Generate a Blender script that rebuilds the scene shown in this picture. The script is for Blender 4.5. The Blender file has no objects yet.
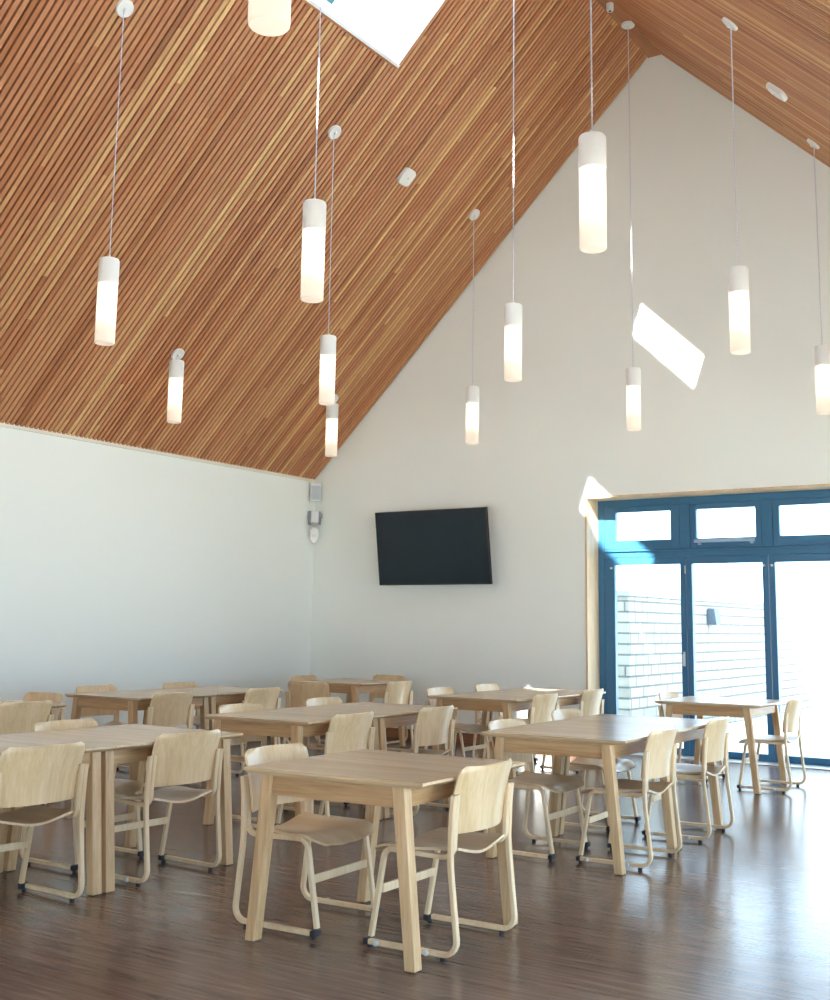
import bpy, bmesh, math, random
from mathutils import Vector, Matrix
random.seed(7)
PI = math.pi
sc = bpy.context.scene
COL = sc.collection

# ------------------------------------------------------------------ materials
def srgb(r, g, b):
    f = lambda c: (c/255)/12.92 if c/255 <= .04045 else (((c/255)+.055)/1.055)**2.4
    return (f(r), f(g), f(b), 1)

def new_mat(name):
    m = bpy.data.materials.new(name); m.use_nodes = True
    nt = m.node_tree
    return m, nt, nt.nodes, nt.links, nt.nodes['Principled BSDF']

def plain(name, col, rough=.5, metal=0, spec=.5, noise=0.0, nscale=20, bump=0.0, emit=None, estr=0):
    m, nt, N, L, b = new_mat(name)
    b.inputs['Base Color'].default_value = col
    b.inputs['Roughness'].default_value = rough
    b.inputs['Metallic'].default_value = metal
    b.inputs['Specular IOR Level'].default_value = spec
    if emit:
        b.inputs['Emission Color'].default_value = emit
        b.inputs['Emission Strength'].default_value = estr
    if noise or bump:
        tc = N.new('ShaderNodeTexCoord'); n = N.new('ShaderNodeTexNoise')
        n.inputs['Scale'].default_value = nscale; n.inputs['Detail'].default_value = 4
        L.new(tc.outputs['Object'], n.inputs['Vector'])
        if noise:
            mx = N.new('ShaderNodeMix'); mx.data_type = 'RGBA'
            mx.inputs[6].default_value = tuple(c*(1-noise) for c in col[:3])+(1,)
            mx.inputs[7].default_value = tuple(min(1, c*(1+noise)) for c in col[:3])+(1,)
            L.new(n.outputs['Fac'], mx.inputs[0]); L.new(mx.outputs[2], b.inputs['Base Color'])
        if bump:
            bp = N.new('ShaderNodeBump'); bp.inputs['Strength'].default_value = bump; bp.inputs['Distance'].default_value = .002
            L.new(n.outputs['Fac'], bp.inputs['Height']); L.new(bp.outputs['Normal'], b.inputs['Normal'])
    return m

def wood(name, dark, mid, light, axis, rough=.42, fine=90, spec=.4, bandw=1.0):
    """grain runs along the local axis 0/1/2"""
    m, nt, N, L, b = new_mat(name)
    tc = N.new('ShaderNodeTexCoord'); mp = N.new('ShaderNodeMapping')
    oi = N.new('ShaderNodeObjectInfo')
    mul = N.new('ShaderNodeVectorMath'); mul.operation = 'SCALE'; mul.inputs['Scale'].default_value = 37.0
    cb = N.new('ShaderNodeCombineXYZ')
    for i in range(3): L.new(oi.outputs['Random'], cb.inputs[i])
    L.new(cb.outputs[0], mul.inputs[0])
    ad = N.new('ShaderNodeVectorMath'); ad.operation = 'ADD'
    L.new(tc.outputs['Object'], ad.inputs[0]); L.new(mul.outputs[0], ad.inputs[1])
    L.new(ad.outputs[0], mp.inputs['Vector'])
    s = [1.0, 1.0, 1.0]; s[axis] = .05
    mp.inputs['Scale'].default_value = s
    n1 = N.new('ShaderNodeTexNoise'); n1.inputs['Scale'].default_value = fine; n1.inputs['Detail'].default_value = 5; n1.inputs['Roughness'].default_value = .65
    n2 = N.new('ShaderNodeTexNoise'); n2.inputs['Scale'].default_value = 9*bandw; n2.inputs['Detail'].default_value = 3; n2.inputs['Distortion'].default_value = 1.2
    L.new(mp.outputs[0], n1.inputs['Vector']); L.new(mp.outputs[0], n2.inputs['Vector'])
    a = N.new('ShaderNodeMath'); a.operation = 'MULTIPLY_ADD'; a.inputs[1].default_value = .5
    h = N.new('ShaderNodeMath'); h.operation = 'MULTIPLY'; h.inputs[1].default_value = .5
    L.new(n2.outputs['Fac'], h.inputs[0]); L.new(n1.outputs['Fac'], a.inputs[0]); L.new(h.outputs[0], a.inputs[2])
    cr = N.new('ShaderNodeValToRGB')
    cr.color_ramp.elements[0].position = .34; cr.color_ramp.elements[0].color = dark
    cr.color_ramp.elements[1].position = .66; cr.color_ramp.elements[1].color = light
    e = cr.color_ramp.elements.new(.5); e.color = mid
    L.new(a.outputs[0], cr.inputs[0])
    # a small brightness change from one object to the next
    hv = N.new('ShaderNodeHueSaturation')
    mr = N.new('ShaderNodeMapRange'); mr.inputs['To Min'].default_value = .93; mr.inputs['To Max'].default_value = 1.06
    L.new(oi.outputs['Random'], mr.inputs['Value']); L.new(mr.outputs[0], hv.inputs['Value'])
    L.new(cr.outputs[0], hv.inputs['Color']); L.new(hv.outputs[0], b.inputs['Base Color'])
    b.inputs['Roughness'].default_value = rough; b.inputs['Specular IOR Level'].default_value = spec
    return m

TOPW = wood('tabletop_oak', srgb(184,154,116), srgb(202,173,134), srgb(214,189,154), 0, rough=.24, spec=.5)
OAKX = wood('oak_grain_x', srgb(163,122,78), srgb(188,149,104), srgb(205,170,126), 0, rough=.36)
OAKY = wood('oak_grain_y', srgb(163,122,78), srgb(188,149,104), srgb(205,170,126), 1, rough=.36)
OAKZ = wood('oak_grain_z', srgb(184,146,102), srgb(206,171,127), srgb(222,192,150), 2, rough=.4)
PLYZ = wood('ply_veneer_z', srgb(210,178,132), srgb(223,194,150), srgb(233,208,170), 2, rough=.28, fine=70, spec=.5)
PLYY = wood('ply_veneer_y', srgb(196,166,128), srgb(210,182,144), srgb(222,198,162), 1, rough=.28, fine=70, spec=.5)
PLYF = wood('bent_ply_frame', srgb(216,186,146), srgb(228,202,163), srgb(238,216,182), 2, rough=.4, fine=60)
LINING = wood('lining_wood', srgb(196,166,128), srgb(212,184,148), srgb(224,200,168), 2, rough=.45)
SKIRT = wood('skirting_wood', srgb(120,78,50), srgb(146,98,66), srgb(165,114,80), 0, rough=.45)
RIDGE = wood('ridge_wood', srgb(150,98,62), srgb(170,114,74), srgb(186,130,88), 1, rough=.5)
BLACKR = plain('black_rubber', srgb(24,28,36), .55)
CLIP = plain('clear_plastic', srgb(206,208,206), .25)
WALL = plain('wall_plaster', srgb(239,243,237), .75, spec=.2, bump=.05, nscale=60)
CEILW = plain('reveal_paint', srgb(240,241,240), .6, spec=.2)
WHITE = plain('white_plastic', srgb(236,236,232), .35)
CABLE = plain('cable_grey', srgb(212,212,222), .5)
GREYP = plain('grey_plastic', srgb(220,224,226), .4)
DGREY = plain('dark_grey_plastic', srgb(90,96,100), .4)
FRAME = plain('teal_frame_paint', srgb(50,106,142), .35, spec=.5)  # teal paint, lightened to carry the lens flare haze in its colour
FRAME2 = plain('grey_blue_bar', srgb(150,178,200), .35)
SILVER = plain('silver_metal', srgb(215,215,210), .28, metal=.6)
SCREEN = plain('tv_screen', srgb(24,37,45), .16, spec=.35)
TVCASE = plain('tv_case', srgb(14,17,19), .35)
BACKING = plain('dark_backing', srgb(36,17,10), .8, spec=.1)
STONECAP = plain('stone_cap', srgb(150,156,160), .8, noise=.1)
FIXT = plain('slate_fixture', srgb(84,96,112), .5)
GREEN = plain('green_led', srgb(90,200,110), .4)
TEALP = plain('actuator_teal', srgb(40,92,98), .4)

def glass_mat(name, tint=(.96,.985,1,1), fac=.06):
    m, nt, N, L, b = new_mat(name)
    N.remove(b); out = N['Material Output']
    t = N.new('ShaderNodeBsdfTransparent'); t.inputs[0].default_value = tint
    g = N.new('ShaderNodeBsdfGlossy'); g.inputs['Roughness'].default_value = .02; g.inputs[0].default_value = (.9,.95,1,1)
    mx = N.new('ShaderNodeMixShader'); lw = N.new('ShaderNodeLayerWeight'); lw.inputs[0].default_value = .5
    pw = N.new('ShaderNodeMath'); pw.operation = 'POWER'; pw.inputs[1].default_value = 4.0; L.new(lw.outputs['Facing'], pw.inputs[0])
    ma = N.new('ShaderNodeMath'); ma.operation = 'MULTIPLY_ADD'; ma.inputs[1].default_value = .5; ma.inputs[2].default_value = .035; L.new(pw.outputs[0], ma.inputs[0])
    L.new(ma.outputs[0], mx.inputs[0]); L.new(t.outputs[0], mx.inputs[1]); L.new(g.outputs[0], mx.inputs[2])
    L.new(mx.outputs[0], out.inputs['Surface'])
    return m
GLASS = glass_mat('pane_glass')

def opal_mat():
    m, nt, N, L, b = new_mat('opal_glass')
    N.remove(b); out = N['Material Output']
    tr = N.new('ShaderNodeBsdfTranslucent'); tr.inputs[0].default_value = (.95,.86,.76,1)
    df = N.new('ShaderNodeBsdfDiffuse'); df.inputs[0].default_value = (.76,.73,.69,1)
    em = N.new('ShaderNodeEmission'); em.inputs[0].default_value = (1,.90,.78,1); em.inputs[1].default_value = OPAL_E
    a = N.new('ShaderNodeMixShader'); a.inputs[0].default_value = .45
    L.new(tr.outputs[0], a.inputs[1]); L.new(df.outputs[0], a.inputs[2])
    s = N.new('ShaderNodeAddShader'); L.new(a.outputs[0], s.inputs[0]); L.new(em.outputs[0], s.inputs[1])
    L.new(s.outputs[0], out.inputs['Surface'])
    return m
EXPO = 0.7
OPAL_E = .10
OPAL = opal_mat()
BULB = plain('lamp_tube', (1,1,1,1), .5, emit=(1,.88,.7,1), estr=3.4)

def slat_mat(name, along_sign, x0, z0):
    """cedar slats: colour per slat (by world Y) and per board length"""
    m, nt, N, L, b = new_mat(name)
    tc = N.new('ShaderNodeTexCoord'); sp = N.new('ShaderNodeSeparateXYZ'); L.new(tc.outputs['Object'], sp.inputs[0])
    def math_(op, a, bb=None, c=None):
        n = N.new('ShaderNodeMath'); n.operation = op
        for i, v in enumerate((a, bb, c)):
            if v is None: continue
            if isinstance(v, (int, float)): n.inputs[i].default_value = v
            else: L.new(v, n.inputs[i])
        return n.outputs[0]
    idx = math_('FLOOR', math_('DIVIDE', sp.outputs['Y'], PITCH))
    wn = N.new('ShaderNodeTexWhiteNoise'); wn.noise_dimensions = '1D'; L.new(idx, wn.inputs['W'])
    along = math_('ADD', math_('DIVIDE', sp.outputs['Z'], 2.1), math_('MULTIPLY', wn.outputs['Value'], 7.3))
    bid = math_('FLOOR', along)
    cb = N.new('ShaderNodeCombineXYZ'); L.new(idx, cb.inputs[0]); L.new(bid, cb.inputs[1])
    w2 = N.new('ShaderNodeTexWhiteNoise'); w2.noise_dimensions = '2D'; L.new(cb.outputs[0], w2.inputs['Vector'])
    cr = N.new('ShaderNodeValToRGB'); r = cr.color_ramp
    r.elements[0].position = 0; r.elements[0].color = srgb(164,108,72)
    r.elements[1].position = 1; r.elements[1].color = srgb(232,190,132)
    for p, c in ((.06, srgb(178,116,76)), (.2, srgb(190,126,84)), (.5, srgb(198,138,98)), (.68, srgb(202,144,100)), (.84, srgb(208,154,106)), (.93, srgb(216,168,116))):
        e = r.elements.new(p); e.color = c
    L.new(w2.outputs['Value'], cr.inputs[0])
    mp = N.new('ShaderNodeMapping'); mp.inputs['Scale'].default_value = (2, 60, 2); L.new(tc.outputs['Object'], mp.inputs[0])
    nz = N.new('ShaderNodeTexNoise'); nz.inputs['Scale'].default_value = 2; nz.inputs['Detail'].default_value = 5; L.new(mp.outputs[0], nz.inputs['Vector'])
    mr = N.new('ShaderNodeMapRange'); mr.inputs['From Min'].default_value = .3; mr.inputs['From Max'].default_value = .7
    mr.inputs['To Min'].default_value = .88; mr.inputs['To Max'].default_value = 1.10
    L.new(nz.outputs['Fac'], mr.inputs['Value'])
    hv = N.new('ShaderNodeHueSaturation'); L.new(cr.outputs[0], hv.inputs['Color']); L.new(mr.outputs[0], hv.inputs['Value'])
    L.new(hv.outputs[0], b.inputs['Base Color'])
    b.inputs['Roughness'].default_value = .5; b.inputs['Specular IOR Level'].default_value = .35
    return m
PITCH = .0585
SLATS = slat_mat('cedar_slats', 1, 0, 0)

def floor_mat():
    m, nt, N, L, b = new_mat('dark_plank_floor')
    tc = N.new('ShaderNodeTexCoord')
    br = N.new('ShaderNodeTexBrick'); br.offset = .37; br.offset_frequency = 2
    br.inputs['Scale'].default_value = 1; br.inputs['Brick Width'].default_value = 1.9; br.inputs['Row Height'].default_value = .15
    br.inputs['Mortar Size'].default_value = .0012; br.inputs['Mortar Smooth'].default_value = .3
    br.inputs['Color1'].default_value = (.35,.35,.35,1); br.inputs['Color2'].default_value = (.65,.65,.65,1); br.inputs['Mortar'].default_value = (.1,.1,.1,1)
    L.new(tc.outputs['Object'], br.inputs['Vector'])
    mp = N.new('ShaderNodeMapping'); mp.inputs['Scale'].default_value = (.9, 14, 1); L.new(tc.outputs['Object'], mp.inputs[0])
    nz = N.new('ShaderNodeTexNoise'); nz.inputs['Scale'].default_value = 2.6; nz.inputs['Detail'].default_value = 7; nz.inputs['Roughness'].default_value = .62
    L.new(mp.outputs[0], nz.inputs['Vector'])
    cr = N.new('ShaderNodeValToRGB')
    cr.color_ramp.elements[0].position = .3; cr.color_ramp.elements[0].color = srgb(90,72,64)
    cr.color_ramp.elements[1].position = .72; cr.color_ramp.elements[1].color = srgb(132,110,98)
    e = cr.color_ramp.elements.new(.5); e.color = srgb(110,89,79)
    ad = N.new('ShaderNodeMath'); ad.operation = 'MULTIPLY_ADD'; ad.inputs[1].default_value = .32
    sb = N.new('ShaderNodeMath'); sb.operation = 'SUBTRACT'; sb.inputs[1].default_value = .16
    L.new(br.outputs['Color'], ad.inputs[0]); L.new(nz.outputs['Fac'], ad.inputs[2]); L.new(ad.outputs[0], sb.inputs[0])
    L.new(sb.outputs[0], cr.inputs[0]); L.new(cr.outputs[0], b.inputs['Base Color'])
    mr = N.new('ShaderNodeMapRange'); mr.inputs['To Min'].default_value = .15; mr.inputs['To Max'].default_value = .28
    L.new(nz.outputs['Fac'], mr.inputs['Value']); L.new(mr.outputs[0], b.inputs['Roughness'])
    n2 = N.new('ShaderNodeTexNoise'); n2.inputs['Scale'].default_value = 3.0; n2.inputs['Detail'].default_value = 2; L.new(tc.outputs['Object'], n2.inputs['Vector'])
    b1 = N.new('ShaderNodeBump'); b1.inputs['Strength'].default_value = .5; b1.inputs['Distance'].default_value = .004; L.new(n2.outputs['Fac'], b1.inputs['Height'])
    b2 = N.new('ShaderNodeBump'); b2.inputs['Strength'].default_value = .25; b2.inputs['Distance'].default_value = .001
    L.new(br.outputs['Color'], b2.inputs['Height']); L.new(b1.outputs[0], b2.inputs['Normal']); L.new(b2.outputs[0], b.inputs['Normal'])
    b.inputs['Specular IOR Level'].default_value = .4
    return m
FLOOR = floor_mat()

def stone_mat():
    m, nt, N, L, b = new_mat('stone_walling')
    tc = N.new('ShaderNodeTexCoord'); mp = N.new('ShaderNodeMapping'); mp.inputs['Rotation'].default_value = (PI/2, 0, PI/2)
    sp = N.new('ShaderNodeSeparateXYZ'); L.new(tc.outputs['Object'], sp.inputs[0])
    ad = N.new('ShaderNodeMath'); ad.operation = 'ADD'; L.new(sp.outputs['X'], ad.inputs[0]); L.new(sp.outputs['Y'], ad.inputs[1])
    cb = N.new('ShaderNodeCombineXYZ'); L.new(ad.outputs[0], cb.inputs[0]); L.new(sp.outputs['Z'], cb.inputs[1])
    br = N.new('ShaderNodeTexBrick'); br.offset = .43; br.squash = .62; br.squash_frequency = 3
    br.inputs['Scale'].default_value = 1; br.inputs['Brick Width'].default_value = .42; br.inputs['Row Height'].default_value = .135
    br.inputs['Mortar Size'].default_value = .012
    br.inputs['Color1'].default_value = srgb(166,164,155); br.inputs['Color2'].default_value = srgb(146,143,135); br.inputs['Mortar'].default_value = srgb(104,102,97)
    L.new(cb.outputs[0], br.inputs['Vector'])
    L.new(br.outputs['Color'], b.inputs['Base Color']); b.inputs['Roughness'].default_value = .9
    bp = N.new('ShaderNodeBump'); bp.invert = True; bp.inputs['Distance'].default_value = .02; L.new(br.outputs['Fac'], bp.inputs['Height']); L.new(bp.outputs[0], b.inputs['Normal'])
    return m
STONE = stone_mat()
PAVING = plain('patio_paving', srgb(214,210,200), .8, noise=.06, nscale=3)

# ------------------------------------------------------------------ mesh helpers
def mesh_obj(name, bm, mat, parent=None, smooth=False, recalc=True):
    if recalc: bmesh.ops.recalc_face_normals(bm, faces=bm.faces)
    me = bpy.data.meshes.new(name); bm.to_mesh(me); bm.free()
    if smooth:
        for p in me.polygons: p.use_smooth = True
    me.materials.append(mat)
    o = bpy.data.objects.new(name, me); COL.objects.link(o)
    if smooth:
        try: me.set_sharp_from_angle(angle=math.radians(38))
        except Exception: pass
    if parent: o.parent = parent
    return o

def box(bm, lo, hi, bevel=0, seg=2):
    vs = [bm.verts.new((x, y, z)) for x in (lo[0], hi[0]) for y in (lo[1], hi[1]) for z in (lo[2], hi[2])]
    fs = [(0,1,3,2),(4,6,7,5),(0,4,5,1),(2,3,7,6),(0,2,6,4),(1,5,7,3)]
    F = [bm.faces.new([vs[i] for i in f]) for f in fs]
    if bevel:
        es = list({e for f in F for e in f.edges})
        bmesh.ops.bevel(bm, geom=es, offset=bevel, segments=seg, affect='EDGES', profile=.6)
    return vs

def hexa(bm, bot, top, bevel=0):
    """bot, top: four points each, same winding"""
    v = [bm.verts.new(p) for p in list(bot)+list(top)]
    F = [bm.faces.new([v[i] for i in f]) for f in ((3,2,1,0),(4,5,6,7),(0,1,5,4),(1,2,6,5),(2,3,7,6),(3,0,4,7))]
    if bevel:
        es = list({e for f in F for e in f.edges})
        bmesh.ops.bevel(bm, geom=es, offset=bevel, segments=2, affect='EDGES', profile=.6)

def prism(bm, pts, axis, a, b):
    def P(p, t):
        return {'y': (p[0], t, p[1]), 'x': (t, p[0], p[1]), 'z': (p[0], p[1], t)}[axis]
    A = [bm.verts.new(P(p, a)) for p in pts]; B = [bm.verts.new(P(p, b)) for p in pts]
    n = len(pts)
    bm.faces.new(A); bm.faces.new(B[::-1])
    for i in range(n): bm.faces.new((A[i], B[i], B[(i+1) % n], A[(i+1) % n]))

def cyl(bm, c, r, z0, z1, seg=24, r2=None, cap0=True, cap1=True):
    r2 = r if r2 is None else r2
    A = [bm.verts.new((c[0]+r*math.cos(2*PI*i/seg), c[1]+r*math.sin(2*PI*i/seg), z0)) for i in range(seg)]
    B = [bm.verts.new((c[0]+r2*math.cos(2*PI*i/seg), c[1]+r2*math.sin(2*PI*i/seg), z1)) for i in range(seg)]
    for i in range(seg): bm.faces.new((A[i], A[(i+1) % seg], B[(i+1) % seg], B[i]))
    if cap0: bm.faces.new(A[::-1])
    if cap1: bm.faces.new(B)

def lathe(bm, prof, seg=28, mat=Matrix()):
    rings = []
    for r, z in prof:
        rings.append([bm.verts.new(mat @ Vector((r*math.cos(2*PI*i/seg), r*math.sin(2*PI*i/seg), z))) for i in range(seg)] if r > 1e-6 else [bm.verts.new(mat @ Vector((0, 0, z)))])
    for a, b in zip(rings, rings[1:]):
        for i in range(seg):
            j = (i+1) % seg
            if len(a) == 1 and len(b) == 1: continue
            if len(a) == 1: bm.faces.new((a[0], b[i], b[j]))
            elif len(b) == 1: bm.faces.new((a[i], a[j], b[0]))
            else: bm.faces.new((a[i], a[j], b[j], b[i]))

def round_path(pts, rad, seg=6):
    """2-D polyline with rounded corners"""
    out = [Vector(pts[0])]
    for i in range(1, len(pts)-1):
        p, a, b = Vector(pts[i]), Vector(pts[i-1]), Vector(pts[i+1])
        r = rad[i-1] if isinstance(rad, (list, tuple)) else rad
        u, v = (a-p).normalized(), (b-p).normalized()
        ang = u.angle(v)
        if ang > PI-.02: out.append(p); continue
        d = min(r/math.tan(ang/2), (a-p).length*.48, (b-p).length*.48); rr = d*math.tan(ang/2)
        c = p+(u+v).normalized()*(rr/math.sin(ang/2))
        s, e = p+u*d-c, p+v*d-c
        for k in range(seg+1):
            t = k/seg; w = s.lerp(e, t); w = w.normalized()*rr
            out.append(c+w)
    out.append(Vector(pts[-1])); return out

def strip(bm, path, x, w, t, bevel=.003):
    """flat strip following a path in the YZ plane, centred at x, w wide in x, t thick"""
    rings = []
    n = len(path)
    for i, p in enumerate(path):
        d = (path[min(i+1, n-1)]-path[max(i-1, 0)]).normalized(); nn = Vector((-d.y, d.x))
        pr = []
        hw, ht, b = w/2, t/2, bevel
        for u, v in ((-hw+b, -ht), (hw-b, -ht), (hw, -ht+b), (hw, ht-b), (hw-b, ht), (-hw+b, ht), (-hw, ht-b), (-hw, -ht+b)):
            q = p+nn*v
            pr.append(bm.verts.new((x+u, q.x, q.y)))
        rings.append(pr)
    for a, b_ in zip(rings, rings[1:]):
        for k in range(8): bm.faces.new((a[k], a[(k+1) % 8], b_[(k+1) % 8], b_[k]))
    bm.faces.new(rings[0]); bm.faces.new(rings[-1][::-1])

def sheet(bm, f, nu, nv, t, mask=None):
    """solid sheet of thickness t over f(u,v) -> point; thickness along the local normal"""
    P = [[Vector(f(i/nu, j/nv)) for j in range(nv+1)] for i in range(nu+1)]
    def nrm(i, j):
        a = P[min(i+1, nu)][j]-P[max(i-1, 0)][j]; b = P[i][min(j+1, nv)]-P[i][max(j-1, 0)]
        return a.cross(b).normalized()
    T = [[bm.verts.new(P[i][j]+nrm(i, j)*t/2) for j in range(nv+1)] for i in range(nu+1)]
    B = [[bm.verts.new(P[i][j]-nrm(i, j)*t/2) for j in range(nv+1)] for i in range(nu+1)]
    for i in range(nu):
        for j in range(nv):
            bm.faces.new((T[i][j], T[i+1][j], T[i+1][j+1], T[i][j+1]))
            bm.faces.new((B[i][j], B[i][j+1], B[i+1][j+1], B[i+1][j]))
    for i in range(nu):
        bm.faces.new((T[i][0], B[i][0], B[i+1][0], T[i+1][0])); bm.faces.new((T[i][nv], T[i+1][nv], B[i+1][nv], B[i][nv]))
    for j in range(nv):
        bm.faces.new((T[0][j], T[0][j+1], B[0][j+1], B[0][j])); bm.faces.new((T[nu][j], B[nu][j], B[nu][j+1], T[nu][j+1]))

def empty(name, loc=(0,0,0), rz=0):
    o = bpy.data.objects.new(name, None); COL.objects.link(o); o.location = loc; o.rotation_euler = (0,0,rz)
    o.empty_display_size = .1
    return o
def tag(o, label=None, cat=None, group=None, kind=None):
    if label: o['label'] = label
    if cat: o['category'] = cat
    if group: o['group'] = group
    if kind: o['kind'] = kind
    return o
def struct(name, bm, mat, label=None, parent=None, **k):
    o = mesh_obj(name, bm, mat, parent, **k)
    if not parent: o['kind'] = 'structure'
    if label: o['label'] = label
    return o
def copy_tree(o, parent=None):
    c = o.copy(); COL.objects.link(c)
    if parent: c.parent = parent
    for ch in [x for x in bpy.data.objects if x.parent == o]: copy_tree(ch, c)
    return c

# ------------------------------------------------------------------ the room
XL, XR, YF, YB = -9.70, .95, -3.8, 12.13
RX, RZ = -4.72, 8.225                 # ridge
SL, SR = .985, .97                    # roof slopes
def roofz(x): return RZ-SL*(RX-x) if x < RX else RZ-SR*(x-RX)
WT = .42
# floor
bm = bmesh.new(); box(bm, (XL-.3, YF-.3, -.12), (XR+.3, YB+.30, 0)); struct('floor', bm, FLOOR, 'dark brown plank floor with a soft sheen')
# left wall
bm = bmesh.new(); box(bm, (XL-.3, YF-.3, 0), (XL, YB+WT, roofz(XL)+.1)); struct('wall_left', bm, WALL, 'tall plain white plaster side wall')
# rear gable wall behind the camera
bm = bmesh.new(); prism(bm, [(XL-.3, 2.62), (XR+.3, 2.62), (XR+.3, roofz(XR)), (RX, RZ+.3), (XL-.3, roofz(XL))], 'y', YF-.3, YF)
added_fwins = [(-6.6, -3.4)]  # unseen opening added behind the camera to brighten the interior
for a, b_ in ((XL-.3, -6.6), (-3.4, XR+.3)): box(bm, (a, YF-.3, 0), (b_, YF, 2.62))
struct('wall_front', bm, WALL)
# right wall; its three unseen windows are added to bring in daylight
added_wins = [(-2.6, 1.6), (2.4, 6.4), (7.2, 11.2)]
bm = bmesh.new(); zt = roofz(XR)+.1
ys = [YF-.3]+[v for w in added_wins for v in w]+[YB+WT]
for i in range(0, len(ys), 2): box(bm, (XR, ys[i], 0), (XR+.3, ys[i+1], zt))
for a, b_ in added_wins:
    box(bm, (XR, a, 0), (XR+.3, b_, .12)); box(bm, (XR, a, 2.5), (XR+.3, b_, zt))
struct('wall_right', bm, WALL)
# gable wall with the glazed opening
OX0, OX1, OZ = -5.675, -.69, 2.90
up = .25
bm = bmesh.new()
prism(bm, [(XL-.3, 0), (OX0, 0), (OX0, roofz(OX0)+up), (XL, roofz(XL)+up), (XL-.3, roofz(XL)+up)], 'y', YB, YB+WT)
prism(bm, [(OX0, OZ), (OX1, OZ), (OX1, roofz(OX1)+up), (RX, RZ+up), (OX0, roofz(OX0)+up)], 'y', YB, YB+WT)
prism(bm, [(OX1, 0), (XR+.3, 0), (XR+.3, roofz(XR)+up), (OX1, roofz(OX1)+up)], 'y', YB, YB+WT)
struct('wall_back', bm, WALL, 'white plaster gable wall under the pitched ceiling')
# timber lining of the opening
FY = YB+.30
bm = bmesh.new()
box(bm, (OX0-.001, YB-.012, 0), (OX0+.022, FY+.02, OZ)); box(bm, (OX1-.022, YB-.012, 0), (OX1+.001, FY+.02, OZ))
box(bm, (OX0+.022, YB-.012, OZ-.02), (OX1-.022, FY+.02, OZ+.001))
struct('trim_1', bm, LINING, 'pale timber lining around the glazed opening')
# slim trim where the slats meet the side wall
bm = bmesh.new(); box(bm, (XL, YF, roofz(XL)-.018), (XL+.016, YB, roofz(XL)+.030)); struct('trim_5', bm, plain('cream_trim', srgb(226,222,206), .6), 'slim pale strip where the slatted ceiling meets the side wall')
# skirting
bm = bmesh.new(); box(bm, (XL, YB-.018, 0), (OX0-.001, YB, .12), .003); struct('baseboard_back', bm, SKIRT, 'brown timber skirting along the gable wall')
bm = bmesh.new(); box(bm, (XL, YF, 0), (XL+.018, YB-.018, .12), .003); struct('baseboard_left', bm, SKIRT)

# ------------------------------------------------------------------ roof: slats, deck, skylights
SKY_Y = [(7.212, 8.712), (4.4625, 5.9625), (1.128, 2.628)]
SKX = {'L': (-6.07, -5.15), 'R': (-3.37, -4.36)}      # lower, upper edge
TUBE = .68
class Slope:
    def __init__(s, side):
        s.side = side
        if side == 'L':
            s.e = Vector((XL, 0, roofz(XL))); s.u = Vector((1, 0, SL)).normalized(); s.n = Vector((SL, 0, -1)).normalized()
        else:
            s.e = Vector((XR, 0, roofz(XR))); s.u = Vector((-1, 0, SR)).normalized(); s.n = Vector((-SR, 0, -1)).normalized()
        s.len = (Vector((RX, 0, RZ))-s.e).length-.085
    def a_of_x(s, x): return abs(x-s.e.x)/abs(s.u.x)
    def P(s, a, y, d):      # d = distance outward (away from the room)
        v = s.e+s.u*a-s.n*d; return (v.x, y, v.z)
def rib(bm, S, a0, a1, y0, y1, d0, d1):
    hexa(bm, [S.P(a0, y0, d0), S.P(a1, y0, d0), S.P(a1, y1, d0), S.P(a0, y1, d0)], [S.P(a0, y0, d1), S.P(a1, y0, d1), S.P(a1, y1, d1), S.P(a0, y1, d1)])
wn = [1]
def next_window(): wn[0] += 1; return 'window_%d' % wn[0]
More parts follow.
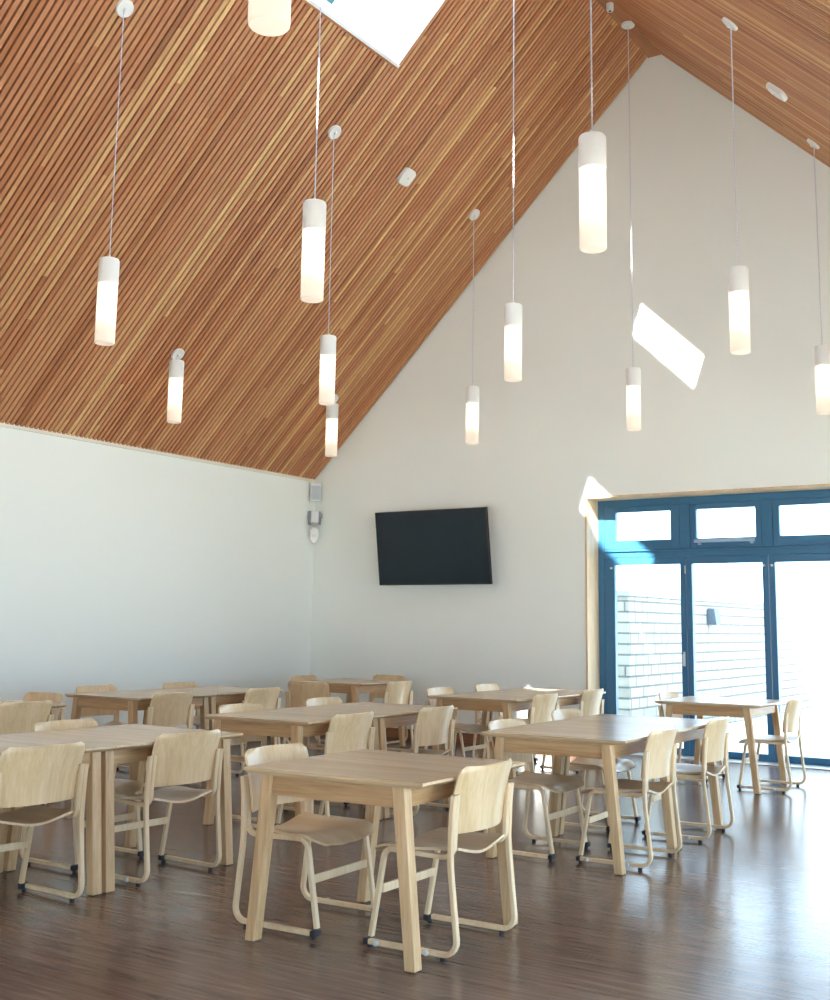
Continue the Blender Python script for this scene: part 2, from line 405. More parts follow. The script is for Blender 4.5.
for side in 'LR':
    S = Slope(side)
    a0, a1 = S.a_of_x(SKX[side][0]), S.a_of_x(SKX[side][1])
    bm = bmesh.new()
    k = math.floor(YF/PITCH)
    while (k+1)*PITCH < YB+.0:
        y0 = k*PITCH+.0075; y1 = y0+.039; k += 1
        hit = any(y1 > p-.045 and y0 < q+.011 for p, q in SKY_Y)
        if hit:
            rib(bm, S, -.04, a0-.052, y0, y1, 0, .045); rib(bm, S, a1+.02, S.len, y0, y1, 0, .045)
        else: rib(bm, S, -.04, S.len, y0, y1, 0, .045)
    c = struct('ceiling' if side == 'L' else 'ceiling.001', bm, SLATS, 'sloping ceiling of narrow cedar slats, %s slope' % ('left' if side == 'L' else 'right'))
    # deck behind the slats
    bm = bmesh.new(); prev = YF-.3
    far = S.len+.12
    for p, q in sorted(SKY_Y):
        rib(bm, S, -.05 if side=='L' else -.45, far, prev, p-.01, .045, .11)
        rib(bm, S, -.05 if side=='L' else -.45, a0-.01, p-.01, q+.006, .045, .11); rib(bm, S, a1+.01, far, p-.01, q+.006, .045, .11)
        prev = q+.006
    rib(bm, S, -.05 if side=='L' else -.45, far, prev, YB+WT, .045, .11)
    mesh_obj('ceiling_deck', bm, BACKING, c)
    for p, q in SKY_Y:
        root = empty(next_window()); tag(root, 'white lined rooflight in the slatted ceiling' if side == 'L' and p > 7 else None, kind='structure')
        bm = bmesh.new(); w = .03
        rib(bm, S, a0-w, a0, p-w, q+w, .0 if 0 else -.002, TUBE); rib(bm, S, a1, a1+w, p-w, q+w, -.002, TUBE)
        rib(bm, S, a0, a1, p-w, p, -.002, TUBE); rib(bm, S, a0, a1, q, q+.012, -.002, TUBE)
        mesh_obj('reveal', bm, CEILW, root)
        bm = bmesh.new(); rib(bm, S, a0-.052, a0-w-.0005, p-.04, q+.012, -.004, .02); mesh_obj('timber_trim', bm, RIDGE, root)
        bm = bmesh.new(); f = .045
        rib(bm, S, a0, a0+f, p, q, TUBE-.07, TUBE); rib(bm, S, a1-f, a1, p, q, TUBE-.07, TUBE)
        rib(bm, S, a0+f, a1-f, p, p+f, TUBE-.07, TUBE); rib(bm, S, a0+f, a1-f, q-f, q, TUBE-.07, TUBE)
        mesh_obj('sash', bm, CEILW, root)
        bm = bmesh.new(); rib(bm, S, a0+f, a1-f, p+f, q-f, TUBE-.03, TUBE-.022); mesh_obj('pane', bm, GLASS, root)
        bm = bmesh.new(); ym = (p+q)/2-.22
        rib(bm, S, a0+.05, a0+.11, ym, ym+.30, TUBE-.17, TUBE-.11); mesh_obj('opener', bm, TEALP, root)
# ridge board
bm = bmesh.new(); hw = .082; zb = roofz(RX-hw)+.006
hexa(bm, [(RX-hw, YF, zb), (RX+hw, YF, zb), (RX+hw, YB, zb), (RX-hw, YB, zb)], [(RX-.05, YF, RZ+.0), (RX+.05, YF, RZ+.0), (RX+.05, YB, RZ+.0), (RX-.05, YB, RZ+.0)])
struct('trim_2', bm, RIDGE, 'flat timber board along the ridge of the ceiling')

# ------------------------------------------------------------------ glazing in the gable wall
BAY = .935; G0 = -5.45; GW = .798
YG0, YG1 = FY, FY+.085
bm = bmesh.new()
xe0, xe1 = OX0+.022, OX1-.022
nb = 5
# fixed outer frame: jambs, head, transom, sill, mullions between the fanlights
box(bm, (xe0, YG0, 0), (xe0+.075, YG1, OZ-.02), .004); box(bm, (xe1-.075, YG0, 0), (xe1, YG1, OZ-.02), .004)
box(bm, (xe0+.075, YG0, 2.80), (xe1-.075, YG1, OZ-.02), .004)
box(bm, (xe0+.075, YG0, 2.205), (xe1-.075, YG1, 2.30), .004)
box(bm, (xe0+.075, YG0-.022, 2.272), (xe1-.075, YG0, 2.288), .003)
box(bm, (xe0+.075, YG0, 0.0), (xe1-.075, YG1, .018), .002)
for i in range(1, nb):
    xm = G0+i*BAY-(BAY-GW)/2
    box(bm, (xm-.06, YG0, 2.30), (xm+.06, YG1, 2.80), .004)
struct('trim_3', bm, FRAME, 'dark teal metal frame of the glazed screen')
bm = bmesh.new(); box(bm, (xe0, YB+.03, 0.0005), (xe1, YG0, .012), .003); struct('trim_4', bm, SILVER, 'pale metal threshold under the glazed doors')
def leaf(root, x0, x1, z0, z1, gx0, gx1, gz0, gz1, y0=YG0+.006, y1=YG1-.012):
    bm = bmesh.new()
    box(bm, (x0, y0, z0), (gx0, y1, z1), .004); box(bm, (gx1, y0, z0), (x1, y1, z1), .004)
    box(bm, (gx0, y0, z0), (gx1, y1, gz0), .004); box(bm, (gx0, y0, gz1), (gx1, y1, z1), .004)
    mesh_obj('sash', bm, FRAME, root)
    bm = bmesh.new(); ym = (y0+y1)/2; box(bm, (gx0-.005, ym-.006, gz0-.005), (gx1+.005, ym+.006, gz1+.005)); mesh_obj('pane', bm, GLASS, root)
for i in range(nb):
    g0 = G0+i*BAY; g1 = g0+GW
    d = empty('door_%d' % (i+1), (0,0,0)); tag(d, kind='structure')
    l0 = xe0+.075 if i == 0 else g0-.0665; l1 = xe1-.075 if i == nb-1 else g1+.0665
    leaf(d, l0+.002, l1-.002, .02, 2.203, g0, g1, .085, 2.12)
    y = YG0+.006
    if i in (0, 2, 4):
        bm = bmesh.new(); box(bm, (g1+.02, y-.012, .98), (g1+.045, y, 1.14), .005); box(bm, (g1+.024, y-.045, 1.09), (g1+.041, y-.012, 1.107), .003)
        box(bm, (g1+.022, y-.05, .99), (g1+.043, y-.038, 1.11), .005); mesh_obj('handle', bm, SILVER, d)
        bm = bmesh.new(); box(bm, (g1+.055, y-.01, 2.01), (g1+.068, y, 2.10), .003); mesh_obj('hinge', bm, SILVER, d)
    for xx in ((g0-.04,) if i in (0, 3) else (g1+.02,) if i == 1 else (g0-.03,)):
        bm = bmesh.new(); lathe(bm, [(0, 0), (.014, 0), (.014, .012), (.009, .02), (0, .021)], 12, Matrix.Translation((xx, y, 2.085)) @ Matrix.Rotation(PI/2, 4, 'X')); mesh_obj('door_catch', bm, SILVER, d, smooth=True)
    wd = empty('window_1' if i == 0 else next_window(), (0,0,0)); tag(wd, kind='structure')
    xa = xe0+.075 if i == 0 else G0+i*BAY-(BAY-GW)/2+.06; xb = xe1-.075 if i == nb-1 else G0+(i+1)*BAY-(BAY-GW)/2-.06
    fg0 = -5.43+.035*0+i*BAY+(.045 if i else 0); fg1 = -4.755+i*BAY+.043*(1 if i else 0)
    leaf(wd, xa+.002, xb-.002, 2.302, 2.798, fg0, min(fg1, xb-.04), 2.403, 2.733)
    if i == 1:
        bm = bmesh.new(); box(bm, (fg0-.02, YG0-.03, 2.352), (fg1-.01, YG0+.008, 2.388), .004)
        for xx in (fg0+.02, fg1-.06): box(bm, (xx, YG0-.02, 2.328), (xx+.04, YG0+.006, 2.352), .003)
        mesh_obj('opener_bar', bm, FRAME2, wd)

# frames and panes of the unseen daylight windows added in the right wall
for a, b_ in added_wins:
    wd = empty(next_window(), (0,0,0)); tag(wd, kind='structure')
    bm = bmesh.new(); x0, x1 = XR+.12, XR+.19; f = .06; z0, z1 = .12, 2.5
    box(bm, (x0, a, z0), (x1, a+f, z1)); box(bm, (x0, b_-f, z0), (x1, b_, z1)); box(bm, (x0, a+f, z0), (x1, b_-f, z0+f)); box(bm, (x0, a+f, z1-f), (x1, b_-f, z1))
    box(bm, (x0, (a+b_)/2-f/2, z0+f), (x1, (a+b_)/2+f/2, z1-f)); mesh_obj('window_frame', bm, FRAME, wd)
    bm = bmesh.new(); box(bm, (x0+.03, a+f, z0+f), (x0+.04, b_-f, z1-f)); mesh_obj('pane', bm, GLASS, wd)

for a, b_ in added_fwins:  # glazing of the added daylight opening behind the camera
    wd = empty(next_window(), (0,0,0)); tag(wd, kind='structure')
    bm = bmesh.new(); y0, y1 = YF-.2, YF-.13; f = .06; z0, z1 = 0, 2.62
    n = 4
    box(bm, (a, y0, z0), (b_, y1, z0+f)); box(bm, (a, y0, z1-f), (b_, y1, z1))
    for k in range(n+1):
        xx = a+(b_-a-f)*k/n; box(bm, (xx, y0, z0+f), (xx+f, y1, z1-f))
    mesh_obj('window_frame', bm, FRAME, wd)
    bm = bmesh.new(); box(bm, (a+f, y0+.03, z0+f), (b_-f, y0+.04, z1-f)); mesh_obj('pane', bm, GLASS, wd)

# ------------------------------------------------------------------ outside
bm = bmesh.new(); box(bm, (-60, YB+.30, -.12), (60, 90, -.02)); struct('ground', bm, PAVING, 'pale paved patio outside the doors')
bm = bmesh.new(); box(bm, (XR+.3, -40, -.12), (60, YB+.30, -.02)); struct('ground.001', bm, PAVING)
bm = bmesh.new(); box(bm, (-60, -40, -.12), (XR+.3, YF-.3, -.02)); struct('ground.002', bm, PAVING)
WX = -5.8
sw = empty('garden_wall', (WX-.2, 13.65, -.02)); tag(sw, 'pale stone garden wall running away outside the glazed doors', 'wall')
bm = bmesh.new(); box(bm, (-.22, 0, 0), (.2, 13, 1.82), .012, 1)
mesh_obj('stonework', bm, STONE, sw)
bm = bmesh.new(); box(bm, (-.26, -.03, 1.82), (.22, 13.03, 1.885), .006, 1); mesh_obj('coping', bm, STONECAP, sw)
def wall_light(y, label):
    o = empty('wall_light', (WX, y, 1.58)); tag(o, label, 'light', 'square lights on the garden wall')
    bm = bmesh.new(); box(bm, (0, -.10, -.10), (.02, .10, .10), .004); mesh_obj('back_plate', bm, FIXT, o)
    bm = bmesh.new(); hexa(bm, [(.02,-.11,-.12),(.15,-.11,-.12),(.15,.11,-.12),(.02,.11,-.12)], [(.02,-.11,.12),(.12,-.11,.12),(.12,.11,.12),(.02,.11,.12)], .006); mesh_obj('housing', bm, FIXT, o)
wall_light(16.67, 'square dark light on the outside stone wall, nearer one')
wall_light(19.6, 'square dark light on the outside stone wall, farther one beside the door post')

# ------------------------------------------------------------------ chair
def arc_pts(*a): return a
def make_chair():
    r = empty('dining_chair')
    xo, xi, w, t = .2605, .233, .0265, .021
    skid = round_path([(-.212, .674), (-.204, .60), (-.196, .40), (-.238, .0265), (.218, .0265)], [.5, .8, .06], 7)
    rail = round_path([(.219, .042), (.152, .418), (-.196, .412), (-.199, .52), (-.212, .676)], [.045, .06, .3], 7)
    for s in (-1, 1):
        bm = bmesh.new(); strip(bm, skid, s*xo, w, t); mesh_obj('rear_leg', bm, PLYF, r)
        bm = bmesh.new(); strip(bm, rail, s*xi, w, t); mesh_obj('front_leg', bm, PLYF, r)
        bm = bmesh.new(); x0, x1 = sorted((s*.221, s*.276)); box(bm, (x0, .208, .012), (x1, .236, .040), .006); mesh_obj('foot_cap', bm, BLACKR, r, smooth=True)
        bm = bmesh.new(); cyl(bm, (s*xo, -.165), .013, 0, .017, 12); mesh_obj('glide', bm, BLACKR, r, smooth=True)
        bm = bmesh.new(); cyl(bm, ((s*.249), .215), .012, 0, .0102, 12); mesh_obj('glide', bm, BLACKR, r, smooth=True)
    # small clear linking clips on one side only
    for y in (.165, -.09):
        bm = bmesh.new(); lathe(bm, [(0, 0), (.013, 0), (.013, .008), (.009, .013), (0, .013)], 14, Matrix.Translation((-.2736, y, .0265)) @ Matrix.Rotation(-PI/2, 4, 'Y')); mesh_obj('linking_clip', bm, CLIP, r, smooth=True)
    bm = bmesh.new(); box(bm, (-.221, .166, .225), (.221, .180, .262), .003); mesh_obj('stretcher', bm, PLYF, r)
    # seat
    def seat(u, v):
        y = -.205+v*.435
        hw = .219+.030*min(1, max(0, (v-.30)/.28))
        c = 1.0
        if v > .86: hw -= .055*((v-.86)/.14)**2.2
        if v < .06: hw -= .012*(1-v/.06)
        x = (u*2-1)*hw
        e = abs(u*2-1)
        z = .4345-.030*(.5+.5*math.cos(PI*e))*(.55+.45*math.cos((v-.35)*2.2)) + .012*e**4*max(0, .35-v)/.35
        z += .012*math.exp(-((u-.5)/.12)**2)*max(0, v-.5)*1.2        # gentle rise between the thighs
        if v > .78: z -= .040*((v-.78)/.22)**2
        return (x, y, z)
    bm = bmesh.new(); sheet(bm, seat, 24, 22, .0115); mesh_obj('seat', bm, PLYY, r, smooth=True)
    # backrest: dished panel with rounded top corners, leaning back
    def back(u, v):
        z = .508+v*.280
        e = u*2-1
        hw = .236+.006*v
        if v > .84: hw -= .040*(1-math.sqrt(max(0, 1-((v-.84)/.16)**2)))
        if v < .08: hw -= .010*(1-math.sqrt(max(0, 1-((.08-v)/.08)**2)))
        y = -.180-.010*v-.050*v*v-.060*(1-e*e)*(1-.15*v)+.008
        return (e*hw, y, z)
    bm = bmesh.new(); sheet(bm, back, 22, 22, .011); mesh_obj('backrest', bm, PLYZ, r, smooth=True)
    return r

# ------------------------------------------------------------------ table
TW, TH = .95, .747
def make_table():
    r = empty('dining_table')
    h = TW/2
    bm = bmesh.new()
    b = .026
    hexa(bm, [(-h+b, -h+.006, TH-.027), (h-b, -h+.006, TH-.027), (h-b, h-.006, TH-.027), (-h+b, h-.006, TH-.027)],
             [(-h, -h, TH-.012), (h, -h, TH-.012), (h, h, TH-.012), (-h, h, TH-.012)])
    box(bm, (-h, -h, TH-.012), (h, h, TH))
    mesh_obj('tabletop', bm, TOPW, r)
    # legs splayed sideways only
    ti, bi, yi = .098, .032, .012
    for sx in (-1, 1):
        for sy in (-1, 1):
            def q(i, w, z): return [(sx*(h-i-a), sy*(h-yi-c), z) for a, c in ((0, 0), (w, 0), (w, .058), (0, .058))]
            bm = bmesh.new(); hexa(bm, q(bi, .050, 0.004), q(ti, .060, TH-.0275), .004); mesh_obj('leg', bm, OAKZ, r)
            bm = bmesh.new(); cyl(bm, (sx*(h-bi-.026), sy*(h-yi-.028)), .016, 0, .004, 12); mesh_obj('glide', bm, BLACKR, r)
    z0, z1 = TH-.112, TH-.0275
    e = h-ti-.058
    for sy in (-1, 1):
        bm = bmesh.new(); y0, y1 = sorted((sy*(h-yi-.008), sy*(h-yi-.030))); box(bm, (-e, y0, z0), (e, y1, z1), .002); mesh_obj('apron', bm, OAKX, r)
    e2 = h-yi-.056
    for sx in (-1, 1):
        bm = bmesh.new(); x0, x1 = sorted((sx*(h-ti-.012), sx*(h-ti-.034))); box(bm, (x0, -e2, z0), (x1, e2, z1), .002); mesh_obj('apron', bm, OAKY, r)
    return r

TABLES = [
 # x, y, rot, label, group
 (-3.128, 4.518, 1.7, 'square oak table standing alone nearest the camera, one chair on each side'),
 (-5.199, 3.828, -2.0, 'oak table cut by the left edge, near half of the front left pair'),
 (-5.165, 4.780, -2.0, 'oak table at front left, far half of the pair, whole top in view'),
 (-5.345, 6.560, 0, 'oak table in the middle, near half of the pair behind the nearest table'),
 (-5.345, 7.512, 0, 'oak table in the middle, far half of the pair behind the nearest table'),
 (-3.182, 6.741, 1.2, 'oak table at centre right, near half of the pair reflecting the glass doors'),
 (-3.203, 7.695, 1.2, 'oak table at centre right, far half of the pair reflecting the glass doors'),
 (-3.526, 10.461, 1.0, 'oak table standing alone in front of the glass doors'),
 (-5.420, 9.590, 0, 'oak table below the television, near half of the pair by the timber lining'),
 (-5.420, 10.555, 0, 'oak table next to the gable wall, far half of the pair by the timber lining'),
 (-7.930, 7.500, 0, 'oak table by the white side wall at left, near half of the long pair'),
 (-7.930, 8.465, 0, 'oak table by the white side wall at left, far half of the long pair'),
 (-8.060, 10.88, 0, 'small looking oak table in the far corner under the wall sensors'),
 (-7.830, 5.70, 0, 'oak table end showing at the left edge behind the front left pair'),
]
t0 = make_table()
for i, (x, y, rz, lab) in enumerate(TABLES):
    o = t0 if i == 0 else copy_tree(t0)
    o.location = (x, y, 0); o.rotation_euler = (0, 0, math.radians(rz))
    tag(o, lab, 'table', 'square oak dining tables')

# chair facing: 'R' sits on the +x side and faces -x, 'L' sits on the -x side and faces +x
CH = [
 (-2.845, 4.545, 'R', 1, 'pale oak chair on the right of the nearest table, its back to us'),
 (-3.552, 4.486, 'L', 2, 'pale oak chair on the left of the nearest table, seat facing right'),
 (-4.886, 4.787, 'R', -3, 'oak chair with its back to us, right of the paired table legs at front left'),
 (-4.925, 3.838, 'R', -3, 'pale oak chair with its back to us cut by the left edge of the photo'),
 (-5.493, 4.802, 'L', 0, 'oak chair behind the front left pair, only its top rail above the tabletop'),
 (-5.612, 3.794, 'L', 0, 'oak chair under the front left table, its legs seen between the near chair legs'),
 (-7.545, 5.76, 'R', 0, 'oak chair back cut by the left edge behind the front left pair'),
 (-8.070, 6.30, 'F', 0, 'oak chair at the far end of the table cut by the left photo edge'),
 (-8.430, 7.60, 'L', 0, 'leftmost of the chair tops showing over the long pair by the side wall'),
 (-8.330, 8.60, 'L', 0, 'second chair top showing over the long pair by the side wall'),
 (-7.590, 7.33, 'R', 0, 'back-turned oak chair, nearer one at the long pair by the side wall'),
 (-7.560, 8.48, 'R', 0, 'back-turned oak chair, farther one at the long pair by the side wall'),
 (-5.720, 6.62, 'L', 0, 'shiny chair top over the left edge of the middle pair, near one'),
 (-5.730, 7.64, 'L', 0, 'shiny chair top over the left edge of the middle pair, far one'),
 (-5.030, 6.50, 'R', 0, 'oak chair with its back to us behind the nearest tabletop, left one'),
 (-4.950, 7.45, 'R', 0, 'oak chair with its back to us at the middle pair, right one'),
 (-7.870, 9.98, 'N', 12, 'oak chair standing askew at the near end of the far corner table'),
 (-8.500, 10.80, 'L', 0, 'oak chair top just left of the far corner table, behind the turned chair'),
 (-8.130, 11.50, 'F', 0, 'oak chair top at the far end of the far corner table by the gable wall'),
 (-7.400, 10.55, 'R', 0, 'oak chair with its back to us right of the far corner table'),
 (-5.880, 9.68, 'L', 0, 'white shining chair top under the television, left one'),
 (-5.920, 10.67, 'L', 0, 'white shining chair top under the television, right one'),
 (-5.100, 9.55, 'R', 0, 'oak chair with its back to us below the gable wall, between two tables'),
 (-5.140, 10.66, 'R', 0, 'oak chair with its back to us beside the timber lining of the opening'),
 (-3.464, 6.666, 'L', 0, 'oak chair left of the centre right pair, near one, seat seen under the table'),
 (-3.591, 7.797, 'L', 0, 'shiny chair top over the left edge of the centre right pair, far one'),
 (-2.880, 6.746, 'R', 2, 'pale oak chair on the right of the centre right pair, near one'),
 (-2.898, 7.807, 'R', 2, 'pale oak chair on the right of the centre right pair, far one'),
 (-3.109, 10.482, 'R', 2, 'pale oak chair right of the table in front of the glass doors'),
 (-3.899, 10.640, 'L', 0, 'oak chair left of the table in front of the glass doors, mostly hidden'),
]
ANG = {'R': 90, 'L': -90, 'F': 180, 'N': 0}
c0 = make_chair()
for i, (x, y, f, d, lab) in enumerate(CH):
    o = c0 if i == 0 else copy_tree(c0)
    o.location = (x, y, 0); o.rotation_euler = (0, 0, math.radians(ANG[f]+d))
    tag(o, lab, 'chair', 'bent plywood dining chairs')

# ------------------------------------------------------------------ pendant lamps
def make_pendant():
    r = empty('pendant_lamp')          # origin at the bottom of the glass
    R = .076
    bm = bmesh.new(); seg = 32
    lathe(bm, [(.0, .0), (R*.55, .0), (R*.92, .003), (R*.985, .010), (R, .022), (R, .482)], seg)
    mesh_obj('lamp_shade', bm, OPAL, r, smooth=True)
    bm = bmesh.new(); lathe(bm, [(0, .477), (R+.002, .477), (R+.003, .481), (R+.003, .662), (R-.004, .674), (0, .674)], seg); mesh_obj('lamp_cap', bm, WHITE, r, smooth=True)
    bm = bmesh.new(); lathe(bm, [(0, .17), (.022, .175), (.026, .20), (.026, .42), (.02, .455), (.02, .477), (0, .477)], 16); mesh_obj('bulb', bm, BULB, r, smooth=True)
    bm = bmesh.new(); lathe(bm, [(0, .674), (.012, .674), (.010, .700), (.004, .708), (0, .708)], 12); mesh_obj('cable_grip', bm, SILVER, r, smooth=True)
    return r
LAMPS = [
 (-6.72, 5.79, 'pendant lamp at upper left, hung on the near part of the left slope'),
 (-4.599, 5.661, 'pendant lamp left of centre, larger one of the stacked trio'),
 (-6.71, 8.53, 'pendant lamp left of centre, middle one of the stacked trio'),
 (-8.77, 8.55, 'lowest left pendant lamp on a very short cable against the slats'),
 (-8.78, 11.28, 'small pendant lamp just above the wall corner, lowest of the stacked trio'),
 (-6.70, 11.26, 'small pendant lamp hanging in front of the white gable, left one'),
 (-4.633, 8.468, 'pendant lamp at centre, on a long straight cable in front of the gable'),
 (-2.588, 5.663, 'largest fully visible pendant lamp, in front of the ceiling edge'),
 (-4.70, 11.28, 'small pendant lamp left of the bright sun patch'),
 (-2.64, 8.45, 'pendant lamp right of the bright sun patch'),
 (-2.71, 11.28, 'pendant lamp cut by the right edge of the photo'),
 (-2.555, 2.859, 'very near pendant lamp, only its glowing end at the top edge'),
]
p0 = make_pendant()
PROOTS = []
for i, (x, y, lab) in enumerate(LAMPS):
    o = p0 if i == 0 else copy_tree(p0)
    o.location = (x, y, 3.485); tag(o, lab, 'lamp', 'white cylinder pendant lamps'); PROOTS.append(o)
for o, (x, y, lab) in zip(PROOTS, LAMPS):
    zc = roofz(x)
    ridge = abs(x-RX) < .09
    if ridge: nrm = Vector((0, 0, -1)); top = zb
    else:
        nrm = Vector((SL, 0, -1)).normalized() if x < RX else Vector((-SR, 0, -1)).normalized(); top = zc
    Lc = top-3.485
    bm = bmesh.new()
    # twisted two-strand cable
    n = max(10, int((Lc-.705)/.02)); r0 = .0042
    for ph in (0, PI):
        rings = []
        for k in range(n+1):
            z = .705+(Lc-.018-.705)*k/n; a = z*95+ph
            cx, cy = .0022*math.cos(a), .0022*math.sin(a)
            rings.append([bm.verts.new((cx+r0*math.cos(q*PI/2), cy+r0*math.sin(q*PI/2), z)) for q in range(4)])
        for a_, b_ in zip(rings, rings[1:]):
            for q in range(4): bm.faces.new((a_[q], a_[(q+1) % 4], b_[(q+1) % 4], b_[q]))
    mesh_obj('cable', bm, CABLE, o, smooth=True)
    q = Vector((0, 0, 1)).rotation_difference(nrm).to_matrix().to_4x4()
    bm = bmesh.new(); lathe(bm, [(0, 0), (.075, 0), (.076, .018), (.070, .026), (.02, .028), (.014, .040), (0, .042)], 26, Matrix.Translation((0, 0, Lc)) @ q)
    mesh_obj('ceiling_rose', bm, WHITE, o, smooth=True)

# ------------------------------------------------------------------ small things on ceiling and walls
def on_slope(o, x, y):
    S = Slope('L' if x < RX else 'R')
    o.location = (x, y, roofz(x))
    nrm = S.n; X = S.u; Y = nrm.cross(X)
    o.rotation_euler = Matrix((X, Y, nrm)).transposed().to_euler()
def wireless(x, y, lab):
    o = empty('wireless_access_point'); on_slope(o, x, y); tag(o, lab, 'access point', 'white boxes fixed to the slatted ceiling')
    bm = bmesh.new(); w = .10
    pts = []
    def ring(s, z):
        return [bm.verts.new((s*w*(abs(math.cos(a))**.45)*math.copysign(1, math.cos(a)), s*w*(abs(math.sin(a))**.45)*math.copysign(1, math.sin(a)), z)) for a in [2*PI*k/40+.001 for k in range(40)]]
    R_ = [ring(.94, 0), ring(1, .012), ring(1, .030), ring(.93, .046), ring(.6, .053), ring(.05, .055)]
    for a, b_ in zip(R_, R_[1:]):
        for k in range(40): bm.faces.new((a[k], a[(k+1) % 40], b_[(k+1) % 40], b_[k]))
    bm.faces.new(R_[0][::-1]); bm.faces.new(R_[-1]); mesh_obj('housing', bm, WHITE, o, smooth=True)
    bm = bmesh.new(); lathe(bm, [(0, .050), (.009, .052), (.008, .057), (0, .058)], 12); mesh_obj('indicator_light', bm, GREEN, o)
wireless(-6.72, 9.82, 'white rounded box with a green dot on the left ceiling slope')
wireless(-2.65, 9.82, 'white rounded box on the right ceiling slope')
o = empty('ridge_sensor', (-4.70, 10.78, zb)); tag(o, 'small white cylinder sensor under the ridge board', 'sensor')
bm = bmesh.new(); lathe(bm, [(0, 0), (.040, 0), (.040, -.07), (.034, -.085), (0, -.086)], 20); mesh_obj('housing', bm, WHITE, o, smooth=True)
bm = bmesh.new(); lathe(bm, [(0, -.084), (.018, -.086), (.012, -.094), (0, -.096)], 16); mesh_obj('lens', bm, DGREY, o, smooth=True)

# television
tv = empty('television', (-7.65, 11.88, 2.350)); tag(tv, 'black flat television tilted forward on the white gable wall', 'television')
tilt = Matrix.Rotation(math.radians(8.3), 4, 'X')
def tmesh(name, bm, mat, par):
    bmesh.ops.transform(bm, matrix=tilt, verts=bm.verts); return mesh_obj(name, bm, mat, par)
W2, H2 = .818, .463
bm = bmesh.new(); box(bm, (-W2, .002, -H2), (W2, .045, H2), .006); tmesh('casing', bm, TVCASE, tv)
bm = bmesh.new(); box(bm, (-W2+.012, -.001, -H2+.018), (W2-.012, .003, H2-.012)); tmesh('screen', bm, SCREEN, tv)
bm = bmesh.new(); box(bm, (-.25, .045, -.18), (.25, .09, .18), .004); tmesh('mount', bm, DGREY, tv)
bm = bmesh.new(); box(bm, (-.2, .235, -.15), (.2, .2495, .15)); box(bm, (-.03, .07, -.03), (.03, .24, .03)); mesh_obj('wall_bracket', bm, DGREY, tv)

# corner devices
o = empty('wall_speaker', (-9.61, 12.03, 3.15)); o.rotation_euler = (0, 0, math.radians(40)); tag(o, 'pale grey speaker box in the wall corner right under the slats', 'speaker')
bm = bmesh.new(); box(bm, (-.074, -.06, -.12), (.074, .03, .125), .008); mesh_obj('cabinet', bm, GREYP, o)
bm = bmesh.new(); box(bm, (-.062, -.066, -.105), (.062, -.060, .085), .002); mesh_obj('grille', bm, plain('grille_grey', srgb(186,194,198), .6, noise=.1, nscale=200), o)
bm = bmesh.new(); box(bm, (-.03, .05, -.06), (.03, .075, .10)); mesh_obj('bracket', bm, DGREY, o)
o = empty('security_camera', (-9.605, 12.02, 2.81)); o.rotation_euler = (0, 0, math.radians(40)); tag(o, 'grey security camera in the wall corner, middle of three devices', 'camera')
bm = bmesh.new(); box(bm, (-.05, -.05, -.07), (.05, .05, .08), .01); mesh_obj('housing', bm, GREYP, o)
bm = bmesh.new(); box(bm, (-.085, -.01, -.09), (-.05, .06, .09), .006); box(bm, (.05, -.01, .0), (.10, .06, .06), .006); box(bm, (-.085, .055, -.09), (.085, .07, .09), .004); mesh_obj('bracket', bm, plain('bracket_grey', srgb(150,158,162), .4), o)
bm = bmesh.new(); lathe(bm, [(0, -.13), (.02, -.125), (.045, -.10), (.05, -.07), (0, -.07)], 18); mesh_obj('lens', bm, plain('lens_grey', srgb(170,172,168), .3), o, smooth=True)
o = empty('motion_sensor', (-9.615, 12.03, 2.57)); o.rotation_euler = (0, 0, math.radians(40)); tag(o, 'white motion sensor in the wall corner, lowest of three devices', 'sensor')
bm = bmesh.new()
prism(bm, [(-.05, .09), (.05, .09), (.062, .02), (.055, -.04), (.015, -.10), (-.015, -.10), (-.055, -.04), (-.062, .02)], 'y', -.035, .035); bmesh.ops.bevel(bm, geom=list(bm.edges), offset=.008, segments=2, affect='EDGES')
mesh_obj('housing', bm, WHITE, o)
bm = bmesh.new(); box(bm, (-.035, -.039, -.025), (.035, -.034, .02), .001); mesh_obj('sensor_window', bm, GREYP, o)

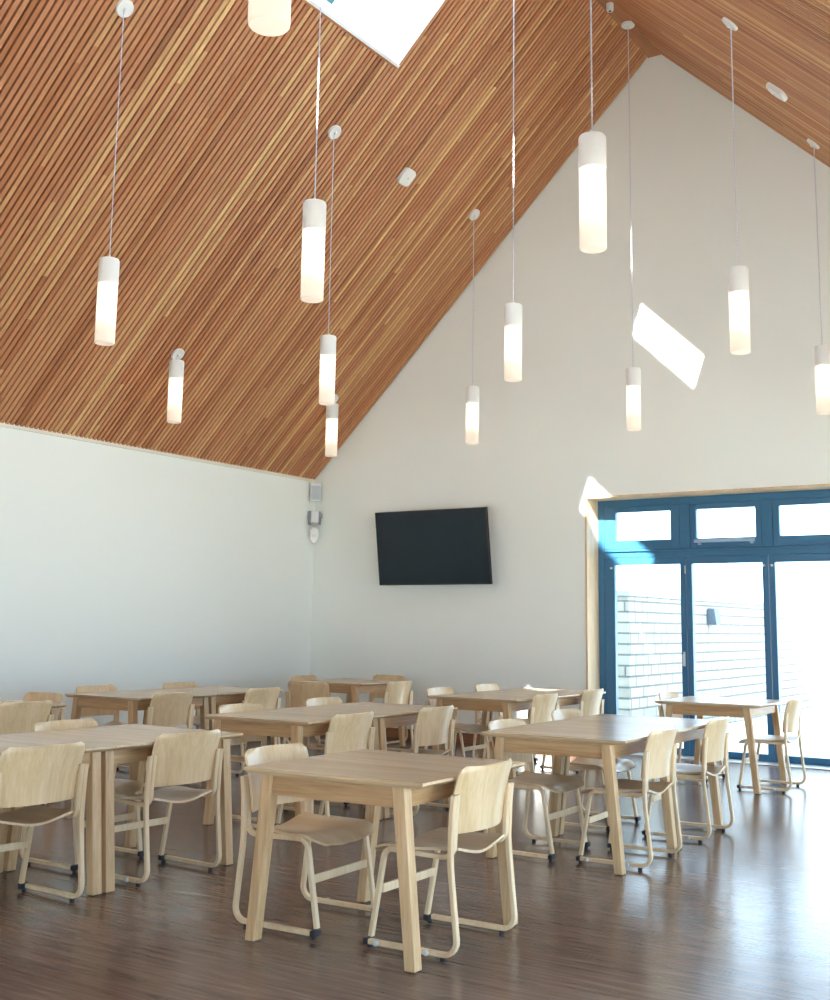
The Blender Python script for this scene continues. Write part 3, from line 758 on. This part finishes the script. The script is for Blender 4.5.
# ------------------------------------------------------------------ light
SUN_D = Vector((-.246, 1, -.73))
ld = bpy.data.lights.new('sun', 'SUN'); ld.energy = 26; ld.angle = math.radians(.53); ld.color = (1, .96, .91)
lo = bpy.data.objects.new('sun', ld); COL.objects.link(lo); lo.rotation_euler = SUN_D.to_track_quat('-Z', 'Y').to_euler(); lo.location = (5, -10, 15)
w = bpy.data.worlds.new('sky'); sc.world = w; w.use_nodes = True
bg = w.node_tree.nodes['Background']; bg.inputs[0].default_value = (.64, .83, 1.0, 1); bg.inputs[1].default_value = 4.6
def portal(loc, rot, sx, sy):
    l = bpy.data.lights.new('sky_portal', 'AREA'); l.shape = 'RECTANGLE'; l.size = sx; l.size_y = sy; l.cycles.is_portal = True
    p = bpy.data.objects.new('sky_portal', l); COL.objects.link(p); p.location = loc; p.rotation_euler = rot
portal(((xe0+xe1)/2, YG1+.03, 1.45), (-PI/2, 0, 0), xe1-xe0, 2.9)
for a, b_ in added_wins: portal((XR+.28, (a+b_)/2, 1.35), (0, PI/2, 0), 2.4, b_-a)
for a, b_ in added_fwins: portal(((a+b_)/2, YF-.25, 1.31), (PI/2, 0, 0), b_-a, 2.6)
for side in 'LR':
    S = Slope(side); am = (S.a_of_x(SKX[side][0])+S.a_of_x(SKX[side][1]))/2
    for p, q in SKY_Y:
        portal(S.P(am, (p+q)/2, TUBE+.02), S.n.to_track_quat('-Z', 'Y').to_euler(), 1.55, 1.55)

# ------------------------------------------------------------------ camera
f, px, py, yaw, pitch, roll, CH_ = 1141.6, 432.8, 448.7, .5716, .1544, .0127, 1.385
cy, sy, cp, sp_ = math.cos(yaw), math.sin(yaw), math.cos(pitch), math.sin(pitch)
fw = Vector((-sy*cp, cy*cp, sp_)); rt = Vector((cy, sy, 0)); upv = rt.cross(fw)
r2 = rt*math.cos(roll)+upv*math.sin(roll); u2 = -rt*math.sin(roll)+upv*math.cos(roll)
cd = bpy.data.cameras.new('camera'); co = bpy.data.objects.new('camera', cd); COL.objects.link(co)
M = Matrix((r2, u2, -fw)).transposed().to_4x4(); M.translation = Vector((0, 0, CH_)); co.matrix_world = M
cd.sensor_fit = 'HORIZONTAL'; cd.sensor_width = 36; cd.lens = f*36/830
cd.shift_x = (415-px)/830; cd.shift_y = (py-500)/830
cd.clip_start = .05; cd.clip_end = 300
sc.camera = co
sc.view_settings.view_transform = 'Standard'; sc.view_settings.look = 'None'; sc.view_settings.gamma = 1
sc.view_settings.exposure = EXPO
sc.view_settings.use_curve_mapping = False
try:
    sc.cycles.max_bounces = 10; sc.cycles.diffuse_bounces = 7; sc.cycles.transparent_max_bounces = 12
except Exception: pass
